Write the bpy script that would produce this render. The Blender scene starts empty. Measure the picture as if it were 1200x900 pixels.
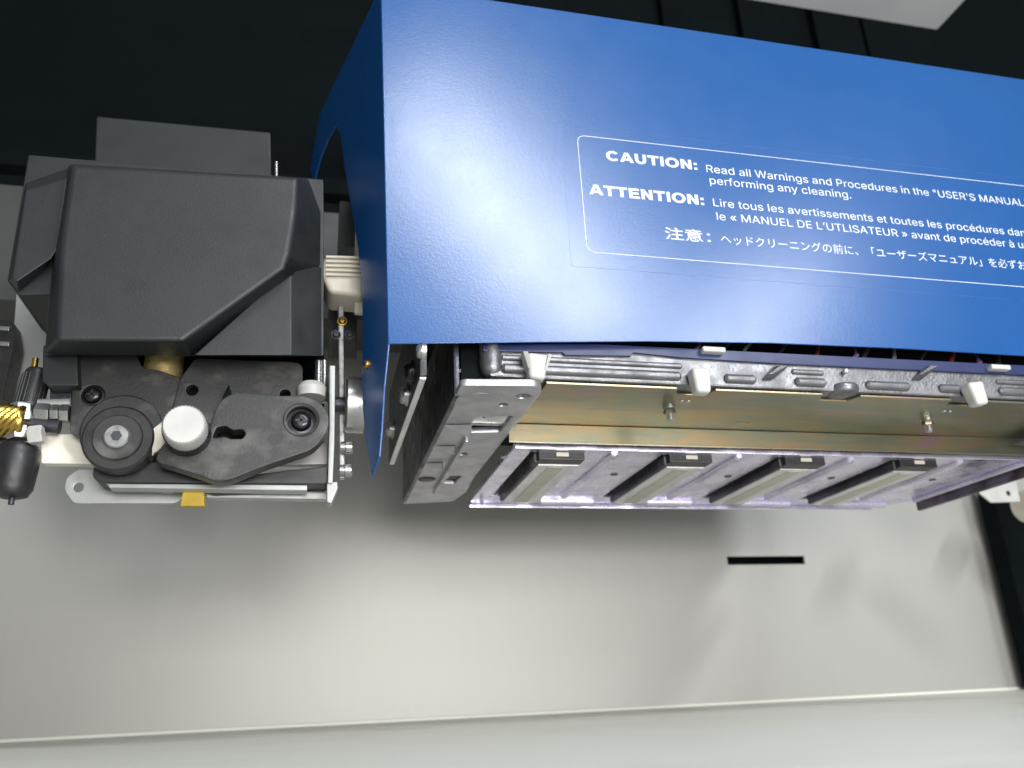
import bpy, bmesh, math, random
from mathutils import Vector, Matrix
R = math.radians
random.seed(7)
S = bpy.context.scene
COL = S.collection

# ------------------------------------------------------------------ camera, world, lamps, exposure
F = 975.0                                   # focal length in pixels of the 1200 x 900 photograph
XW = Vector((.9727, .2284, -.0405)).normalized()      # machine axes seen from the camera (right, forward, up)
YW = Vector((-.228, .9072, -.3536)); YW = (YW - XW * YW.dot(XW)).normalized()
ZW = XW.cross(YW).normalized()
rgt = Vector((XW[0], YW[0], ZW[0])); fwd = Vector((XW[1], YW[1], ZW[1])); upv = Vector((XW[2], YW[2], ZW[2]))
cam = bpy.data.cameras.new('camera'); camo = bpy.data.objects.new('camera', cam); COL.objects.link(camo)
camo.matrix_world = Matrix((( rgt.x, upv.x, -fwd.x, 0), (rgt.y, upv.y, -fwd.y, 0), (rgt.z, upv.z, -fwd.z, 0), (0, 0, 0, 1)))
cam.sensor_width = 36; cam.lens = F / 1200 * 36; cam.clip_start = .01; cam.clip_end = 50
cam.dof.use_dof = True; cam.dof.focus_distance = .5; cam.dof.aperture_fstop = 8.0
S.camera = camo

W = bpy.data.worlds.new('World'); S.world = W; W.use_nodes = True
bg = W.node_tree.nodes['Background']; bg.inputs[0].default_value = (.75, .82, .9, 1); bg.inputs[1].default_value = .27
S.view_settings.view_transform = 'Standard'; S.view_settings.look = 'None'
S.view_settings.exposure = .2; S.view_settings.gamma = 1

def lamp(name, loc, tgt, sx, sy, power, col=(1, 1, 1), roll=None):
    l = bpy.data.lights.new(name, 'AREA'); l.shape = 'RECTANGLE'; l.size = sx; l.size_y = sy; l.energy = power; l.color = col
    o = bpy.data.objects.new(name, l); COL.objects.link(o)
    z = (Vector(loc) - Vector(tgt)).normalized()
    x = Vector(roll) if roll else Vector((1, 0, 0)); x = (x - z * x.dot(z)).normalized(); y = z.cross(x)
    o.matrix_world = Matrix(((x.x, y.x, z.x, loc[0]), (x.y, y.y, z.y, loc[1]), (x.z, y.z, z.z, loc[2]), (0, 0, 0, 1)))
    return o
lamp('room_lamp', (.585, -1.33, 1.36), (.2, .43, .28), 1.0, .13, 25, (.94, .975, 1), (.64, -.77, -.05))
lamp('room_lamp', (1.80, -2.3, 1.36), (.35, .43, .28), 1.0, .18, 25, (.94, .975, 1), (.21, -1, 0))
lamp('room_window', (.10, -1.9, .30), (.1, .6, .15), .75, .45, 12.5, (1, .97, .92))
lamp('bench_lamp', (.34, -.42, .07), (.25, .6, .12), .8, .22, 6.4, (1, .97, .98))  # added fill without a known source, brightens the undersides and lower wall

# ------------------------------------------------------------------ pixel of the photograph -> point on a plane of the machine
def ray(px, py):
    d = Vector(((px - 600) / F, 1, (450 - py) / F))
    return Vector((XW.dot(d), YW.dot(d), ZW.dot(d)))
def U(px, py, Y):
    d = ray(px, py); return d * (Y / d.y)
def UZ(px, py, Z):
    d = ray(px, py); return d * (Z / d.z)
def UX(px, py, X):
    d = ray(px, py); return d * (X / d.x)
def xz(pts, Y): return [(U(a, b, Y).x, U(a, b, Y).z) for a, b in pts]
def xy(pts, Z): return [(UZ(a, b, Z).x, UZ(a, b, Z).y) for a, b in pts]
def rounded(pts, r, n=5):
    out = []; m = len(pts)
    for i in range(m):
        p = Vector(pts[i]); a = Vector(pts[i - 1]); b = Vector(pts[(i + 1) % m])
        rr = r[i] if isinstance(r, (list, tuple)) else r
        u = (a - p); v = (b - p); k = min(rr, u.length * .45, v.length * .45)
        if k < 1e-5: out.append(tuple(p)); continue
        s, e = p + u.normalized() * k, p + v.normalized() * k
        for j in range(n + 1):
            t = j / n; q = s * (1 - t) ** 2 + p * 2 * t * (1 - t) + e * t * t; out.append(tuple(q))
    return out
def circle(cx, cy, r, n=24): return [(cx + r * math.cos(2 * math.pi * i / n), cy + r * math.sin(2 * math.pi * i / n)) for i in range(n)]

# ------------------------------------------------------------------ materials
def mat(name, col, rough=.5, metal=0, col2=None, nscale=60, nstretch=(1, 1, 1), bump=0, bscale=900, rvar=.08, spec=.5, lo=.4, hi=.65, coat=0, detail=5):
    m = bpy.data.materials.new(name); m.use_nodes = True; t = m.node_tree; N = t.nodes; L = t.links
    b = N['Principled BSDF']; b.inputs['Metallic'].default_value = metal; b.inputs['Specular IOR Level'].default_value = spec
    b.inputs['Coat Weight'].default_value = coat
    tc = N.new('ShaderNodeTexCoord'); mp = N.new('ShaderNodeMapping'); mp.inputs['Scale'].default_value = nstretch
    L.new(tc.outputs['Object'], mp.inputs[0])
    n1 = N.new('ShaderNodeTexNoise'); n1.inputs['Scale'].default_value = nscale; n1.inputs['Detail'].default_value = detail
    L.new(mp.outputs[0], n1.inputs['Vector'])
    cr = N.new('ShaderNodeValToRGB'); cr.color_ramp.elements[0].position = lo; cr.color_ramp.elements[1].position = hi
    c2 = col2 or tuple(c * .86 for c in col)
    cr.color_ramp.elements[0].color = (*col, 1); cr.color_ramp.elements[1].color = (*c2, 1)
    L.new(n1.outputs[0], cr.inputs[0]); L.new(cr.outputs[0], b.inputs['Base Color'])
    mr = N.new('ShaderNodeMapRange'); mr.inputs['From Min'].default_value = .3; mr.inputs['From Max'].default_value = .7
    mr.inputs['To Min'].default_value = max(.02, rough - rvar); mr.inputs['To Max'].default_value = min(1, rough + rvar)
    n3 = N.new('ShaderNodeTexNoise'); n3.inputs['Scale'].default_value = nscale * 2.3; n3.inputs['Detail'].default_value = 3
    L.new(mp.outputs[0], n3.inputs['Vector']); L.new(n3.outputs[0], mr.inputs[0]); L.new(mr.outputs[0], b.inputs['Roughness'])
    if bump:
        n2 = N.new('ShaderNodeTexNoise'); n2.inputs['Scale'].default_value = bscale; n2.inputs['Detail'].default_value = 2
        L.new(tc.outputs['Object'], n2.inputs['Vector'])
        bp = N.new('ShaderNodeBump'); bp.inputs['Strength'].default_value = bump; bp.inputs['Distance'].default_value = .001
        L.new(n2.outputs[0], bp.inputs['Height']); L.new(bp.outputs[0], b.inputs['Normal'])
    return m
M = {}
M['blue'] = mat('blue_powder_paint', (.0044, .067, .238), .245, 0, (.0042, .064, .228), 14, bump=.06, bscale=1000, rvar=.012, spec=.6)
M['filmedge'] = mat('clear_film_edge', (.03, .13, .34), .3, 0, (.02, .11, .30), 30)
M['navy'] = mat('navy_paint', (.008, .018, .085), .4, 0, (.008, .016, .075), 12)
M['oxide'] = mat('black_oxide_steel', (.06, .06, .065), .26, .85, (.04, .04, .045), 90)
M['print'] = mat('white_screen_print', (.66, .69, .73), .5, bump=0)
M['dark'] = mat('dark_grey_plastic', (.0138, .0168, .0184), .52, 0, (.0110, .0137, .0148), 25, bump=.12, bscale=1600)
M['black'] = mat('black_plastic', (.012, .012, .013), .42, 0, (.020, .020, .021), 90, bump=.08, bscale=1200)
M['scuffed'] = mat('scuffed_black_plastic', (.021, .021, .021), .5, 0, (.15, .147, .14), 28, (1, 1, 1.4), bump=.12, bscale=700, lo=.52, hi=.76, detail=8)
M['steel'] = mat('plain_steel', (.48, .48, .47), .32, .9, (.38, .38, .38), 120, bump=.04, bscale=1500)
M['cast'] = mat('cast_aluminium', (.21, .21, .22), .42, .7, (.14, .14, .15), 55, bump=.25, bscale=500, rvar=.14)  # casting with the shade under the cover put into its colour
M['machined'] = mat('machined_aluminium', (.50, .50, .53), .38, .8, (.38, .38, .41), 45, bump=.09, bscale=500, rvar=.10)  # same casting, colour raised to stand in for light on the foot's underside
M['castdark'] = mat('dark_tarnished_casting', (.10, .10, .12), .38, .7, (.05, .05, .06), 40, bump=.2, bscale=500, rvar=.12)
M['plate'] = mat('ink_stained_steel', (.85, .81, .98), .25, .85, (.64, .60, .76), 28, (1, 1, 1), bump=.06, bscale=350, rvar=.10)  # violet reflected light put into the base colour, stains mottled over it
M['stain'] = mat('ink_stained_edge', (.16, .13, .17), .4, .6, (.05, .035, .05), 50, bump=.4, bscale=300, rvar=.12)
M['nozzle'] = mat('nozzle_plate_metal', (.76, .75, .74), .36, .5, (.60, .57, .63), 45, (3, .5, 1))
M['film'] = mat('beige_nozzle_film', (.54, .51, .44), .5, .2, (.48, .455, .39), 60)
M['white'] = mat('white_plastic', (.50, .495, .475), .42, 0, (.44, .435, .415), 80, bump=.03, bscale=800)
M['ivory'] = mat('ivory_plastic', (.66, .62, .52), .45, 0, (.58, .54, .45), 60, bump=.04, bscale=900)
M['cream'] = mat('cream_painted_metal', (.84, .81, .70), .45, .0, (.80, .77, .66), 50, bump=.05, bscale=900)
M['lightgrey'] = mat('light_grey_sheet', (.43, .44, .43), .42, .3, (.38, .39, .38), 60, bump=.04, bscale=900)
M['brass'] = mat('brass', (.55, .36, .09), .30, 1, (.45, .28, .06), 90, bump=.05)
M['shaft'] = mat('bright_brass', (.85, .66, .28), .34, .75, (.75, .55, .2), 90, bump=.05)  # brass lightened in colour to offset the cover's shade on the shaft
M['yellow'] = mat('yellow_plastic', (.52, .37, .02), .5, 0, (.44, .30, .02), 80, bump=.05)
M['wall'] = mat('silver_painted_panel', (.458, .452, .420), .46, .30, (.452, .446, .414), 160, (1, 1, .08), bump=.03, bscale=2200, rvar=0, lo=.3, hi=.7)
M['ledge'] = mat('pale_grey_bed', (.80, .80, .71), .40, .0, (.785, .785, .695), 10, bump=.03, bscale=1500)
M['casing'] = mat('dark_casing', (.0022, .0046, .0056), .7, 0, (.0018, .0038, .0047), 10, spec=.07)
M['hood'] = mat('grey_lid_paint', (.62, .62, .63), .5, 0, (.59, .59, .60), 10)
M['rail'] = mat('grey_rail_paint', (.055, .058, .055), .55, 0, (.047, .05, .047), 14)
M['red'] = mat('red_cable_sheath', (.12, .015, .015), .45); M['violet'] = mat('violet_cable_sheath', (.14, .09, .22), .45); M['greyc'] = mat('grey_cable_sheath', (.13, .13, .14), .45)
# yellow zinc chromate plating: olive, amber and pink clouds stretched along the sheet
zc = bpy.data.materials.new('yellow_zinc_plating'); zc.use_nodes = True; t = zc.node_tree; N, L = t.nodes, t.links
b = N['Principled BSDF']; b.inputs['Metallic'].default_value = .85; b.inputs['Roughness'].default_value = .30
tc = N.new('ShaderNodeTexCoord'); mp = N.new('ShaderNodeMapping'); mp.inputs['Scale'].default_value = (1, 6.5, 6.5); L.new(tc.outputs['Object'], mp.inputs[0])
n1 = N.new('ShaderNodeTexNoise'); n1.inputs['Scale'].default_value = 13; n1.inputs['Detail'].default_value = 6; n1.inputs['Distortion'].default_value = 1.1; L.new(mp.outputs[0], n1.inputs['Vector'])
cr = N.new('ShaderNodeValToRGB'); e = cr.color_ramp.elements; e[0].position = .3; e[0].color = (.20, .225, .18, 1); e[1].position = .72; e[1].color = (.33, .22, .27, 1)
k = e.new(.48); k.color = (.25, .25, .18, 1); k = e.new(.60); k.color = (.33, .255, .145, 1)
L.new(n1.outputs[0], cr.inputs[0]); L.new(cr.outputs[0], b.inputs['Base Color'])
n2 = N.new('ShaderNodeTexNoise'); n2.inputs['Scale'].default_value = 900; L.new(tc.outputs['Object'], n2.inputs['Vector'])
bp = N.new('ShaderNodeBump'); bp.inputs['Strength'].default_value = .08; bp.inputs['Distance'].default_value = .001; L.new(n2.outputs[0], bp.inputs['Height']); L.new(bp.outputs[0], b.inputs['Normal'])
M['zinc'] = zc

# ------------------------------------------------------------------ object helpers
WORLD = {}                                   # world position of every object made here
def tag(o, label=None, cat=None, group=None, kind=None):
    if label: o['label'] = label
    if cat: o['category'] = cat
    if group: o['group'] = group
    if kind: o['kind'] = kind
    return o
def thing(name, loc, label, cat, group=None):
    o = bpy.data.objects.new(name, None); COL.objects.link(o); o.location = loc; o.empty_display_size = .02
    WORLD[o] = Vector(loc); return tag(o, label, cat, group)
def link_bm(name, bm, m, parent=None, bevel=0, seg=2, ang=32, smooth=True):
    bmesh.ops.remove_doubles(bm, verts=bm.verts, dist=1e-6)
    bmesh.ops.recalc_face_normals(bm, faces=bm.faces)
    lo = Vector([min(v.co[i] for v in bm.verts) for i in range(3)]); hi = Vector([max(v.co[i] for v in bm.verts) for i in range(3)])
    c = (lo + hi) / 2
    for v in bm.verts: v.co -= c
    if bevel:
        es = [e for e in bm.edges if len(e.link_faces) == 2 and e.calc_face_angle(0) > R(ang)]
        bmesh.ops.bevel(bm, geom=es, offset=bevel, segments=seg, profile=.6, affect='EDGES', clamp_overlap=True)
    for f in bm.faces: f.smooth = smooth
    for e in bm.edges:
        if len(e.link_faces) == 2 and e.calc_face_angle(0) > R(38): e.smooth = False
    me = bpy.data.meshes.new(name); bm.to_mesh(me); bm.free(); me.materials.append(M[m] if isinstance(m, str) else m)
    o = bpy.data.objects.new(name, me); COL.objects.link(o); WORLD[o] = c
    if smooth:
        wn = o.modifiers.new('normals', 'WEIGHTED_NORMAL'); wn.keep_sharp = True; wn.weight = 100
    if parent is not None:
        o.parent = parent; o.location = c - WORLD[parent]
    else: o.location = c
    return o
def face_safe(bm, vs):
    try: return bm.faces.new(vs)
    except ValueError: return None
def loft(bm, A, B):
    a = [bm.verts.new(p) for p in A]; b_ = [bm.verts.new(p) for p in B]; n = len(a)
    face_safe(bm, a); face_safe(bm, b_[::-1])
    for i in range(n): face_safe(bm, [a[i], b_[i], b_[(i + 1) % n], a[(i + 1) % n]])
def box(bm, c, s, rot=None):
    mtx = Matrix.Translation(c) @ (rot.to_4x4() if rot else Matrix.Identity(4)) @ Matrix.Diagonal((*s, 1))
    bmesh.ops.create_cube(bm, size=1, matrix=mtx)
def boxr(bm, x0, x1, y0, y1, z0, z1): box(bm, ((x0 + x1) / 2, (y0 + y1) / 2, (z0 + z1) / 2), (abs(x1 - x0), abs(y1 - y0), abs(z1 - z0)))
def frame(d):
    d = Vector(d).normalized(); a = Vector((0, 0, 1)) if abs(d.z) < .9 else Vector((1, 0, 0))
    u = d.cross(a).normalized(); return d, u, d.cross(u)
def lathe(bm, o, d, prof, n=32):
    """prof: (distance along d, radius) pairs; closed at both ends"""
    d, u, v = frame(d); rings = []
    for h, r in prof:
        rings.append([bm.verts.new(Vector(o) + d * h + (u * math.cos(2 * math.pi * i / n) + v * math.sin(2 * math.pi * i / n)) * max(r, 1e-5)) for i in range(n)])
    for a, b_ in zip(rings, rings[1:]):
        for i in range(n): face_safe(bm, [a[i], a[(i + 1) % n], b_[(i + 1) % n], b_[i]])
    face_safe(bm, rings[0][::-1]); face_safe(bm, rings[-1])
def cyl(bm, p0, p1, r, n=24):
    d = Vector(p1) - Vector(p0); lathe(bm, p0, d, [(0, r), (d.length, r)], n)
def tube(bm, pts, r, n=10):
    pts = [Vector(p) for p in pts]; rings = []
    for i, p in enumerate(pts):
        d = pts[min(i + 1, len(pts) - 1)] - pts[max(i - 1, 0)]; d, u, v = frame(d)
        rings.append([bm.verts.new(p + (u * math.cos(2 * math.pi * j / n) + v * math.sin(2 * math.pi * j / n)) * r) for j in range(n)])
    for a, b_ in zip(rings, rings[1:]):
        for i in range(n): face_safe(bm, [a[i], a[(i + 1) % n], b_[(i + 1) % n], b_[i]])
    face_safe(bm, rings[0][::-1]); face_safe(bm, rings[-1])
def plate(name, outline, axis, a0, a1, m, parent=None, holes=(), bevel=.0005, label=None):
    """flat plate with real holes: 2D outline swept along an axis from a0 to a1"""
    cu = bpy.data.curves.new(name, 'CURVE'); cu.dimensions = '2D'; cu.fill_mode = 'BOTH'
    for loop in (outline, *holes):
        sp = cu.splines.new('POLY'); sp.points.add(len(loop) - 1); sp.use_cyclic_u = True
        for p, q in zip(sp.points, loop): p.co = (q[0], q[1], 0, 1)
    th = abs(a1 - a0); bv = min(bevel, th * .4)
    cu.extrude = th / 2 - bv; cu.bevel_depth = bv; cu.bevel_resolution = 1; cu.offset = -bv
    tmp = bpy.data.objects.new(name, cu); COL.objects.link(tmp)
    dg = bpy.context.evaluated_depsgraph_get(); me = bpy.data.meshes.new_from_object(tmp.evaluated_get(dg))
    bpy.data.objects.remove(tmp); bpy.data.curves.remove(cu)
    bm = bmesh.new(); bm.from_mesh(me); bpy.data.meshes.remove(me)
    mid = (a0 + a1) / 2
    for v in bm.verts:
        x, y, z = v.co
        v.co = {'Y': (x, mid + z, y), 'Z': (x, y, mid + z), 'X': (mid + z, x, y)}[axis]
    o = link_bm(name, bm, m, parent)
    if label: o['label'] = label
    return o
def pplate(name, px, Y0, th, m, parent, rad=.002, holes=(), bevel=.0006, label=None):
    """plate facing the front: pixel outline on plane Y0, real thickness th behind it; holes are (x, y, radius px) or pixel outlines"""
    hs = []
    for h in holes:
        if len(h) == 3 and not isinstance(h[0], tuple):
            c = U(h[0], h[1], Y0); hs.append(circle(c.x, c.z, h[2] * Y0 / (ray(h[0], h[1]).y * F)))
        else: hs.append(rounded(xz(h, Y0), .001, 3))
    return plate(name, rounded(xz(px, Y0), rad), 'Y', Y0, Y0 + th, m, parent, hs, bevel, label)
def screw(parent, p, d, r, m='steel', name='screw', label=None):
    """pan head with a cross recess, axis d pointing out of the surface"""
    bm = bmesh.new(); d, u, v = frame(d); p = Vector(p)
    lathe(bm, p - d * r * .6, d, [(0, r * 1.25), (r * .6, r * 1.25), (r * .62, r), (r * .95, r * .97), (r * 1.2, r * .78), (r * 1.32, r * .42)], 24)
    for a in (u, v):
        rot = Matrix((a, a.cross(d) * -1, d)).transposed()
        box(bm, p + d * r * .71, (r * 1.1, r * .2, r * .03), rot)
    bm2 = bmesh.new()
    o = link_bm(name, bm, m, parent)
    for a in (u, v):
        rot = Matrix((a, a.cross(d) * -1, d)).transposed(); box(bm2, p + d * r * .62, (r * 1.15, r * .22, r * .22), rot)
    link_bm('cross_recess', bm2, 'black', o)
    if label: o['label'] = label
    return o
def knurl(name, p, d, r, h, m, parent, n=28, depth=.06, cap=.12):
    bm = bmesh.new(); d, u, v = frame(d); p = Vector(p); rings = []
    for hh, s in ((0, .9), (h * cap, 1), (h * (1 - cap), 1), (h, .9), (h, .0)):
        rings.append([bm.verts.new(p + d * hh + (u * math.cos(math.pi * i / n) + v * math.sin(math.pi * i / n)) * r * max(s, 1e-3) * (1 - (depth if i % 2 else 0))) for i in range(2 * n)])
    for a, b_ in zip(rings, rings[1:]):
        for i in range(2 * n): face_safe(bm, [a[i], a[(i + 1) % (2 * n)], b_[(i + 1) % (2 * n)], b_[i]])
    face_safe(bm, rings[0][::-1])
    return link_bm(name, bm, m, parent)
def hexnut(name, p0, p1, r, m, parent):
    bm = bmesh.new(); d = Vector(p1) - Vector(p0); lathe(bm, p0, d, [(0, r * .92), (d.length * .12, r), (d.length * .88, r), (d.length, r * .92)], 6)
    return link_bm(name, bm, m, parent)
import json
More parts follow.
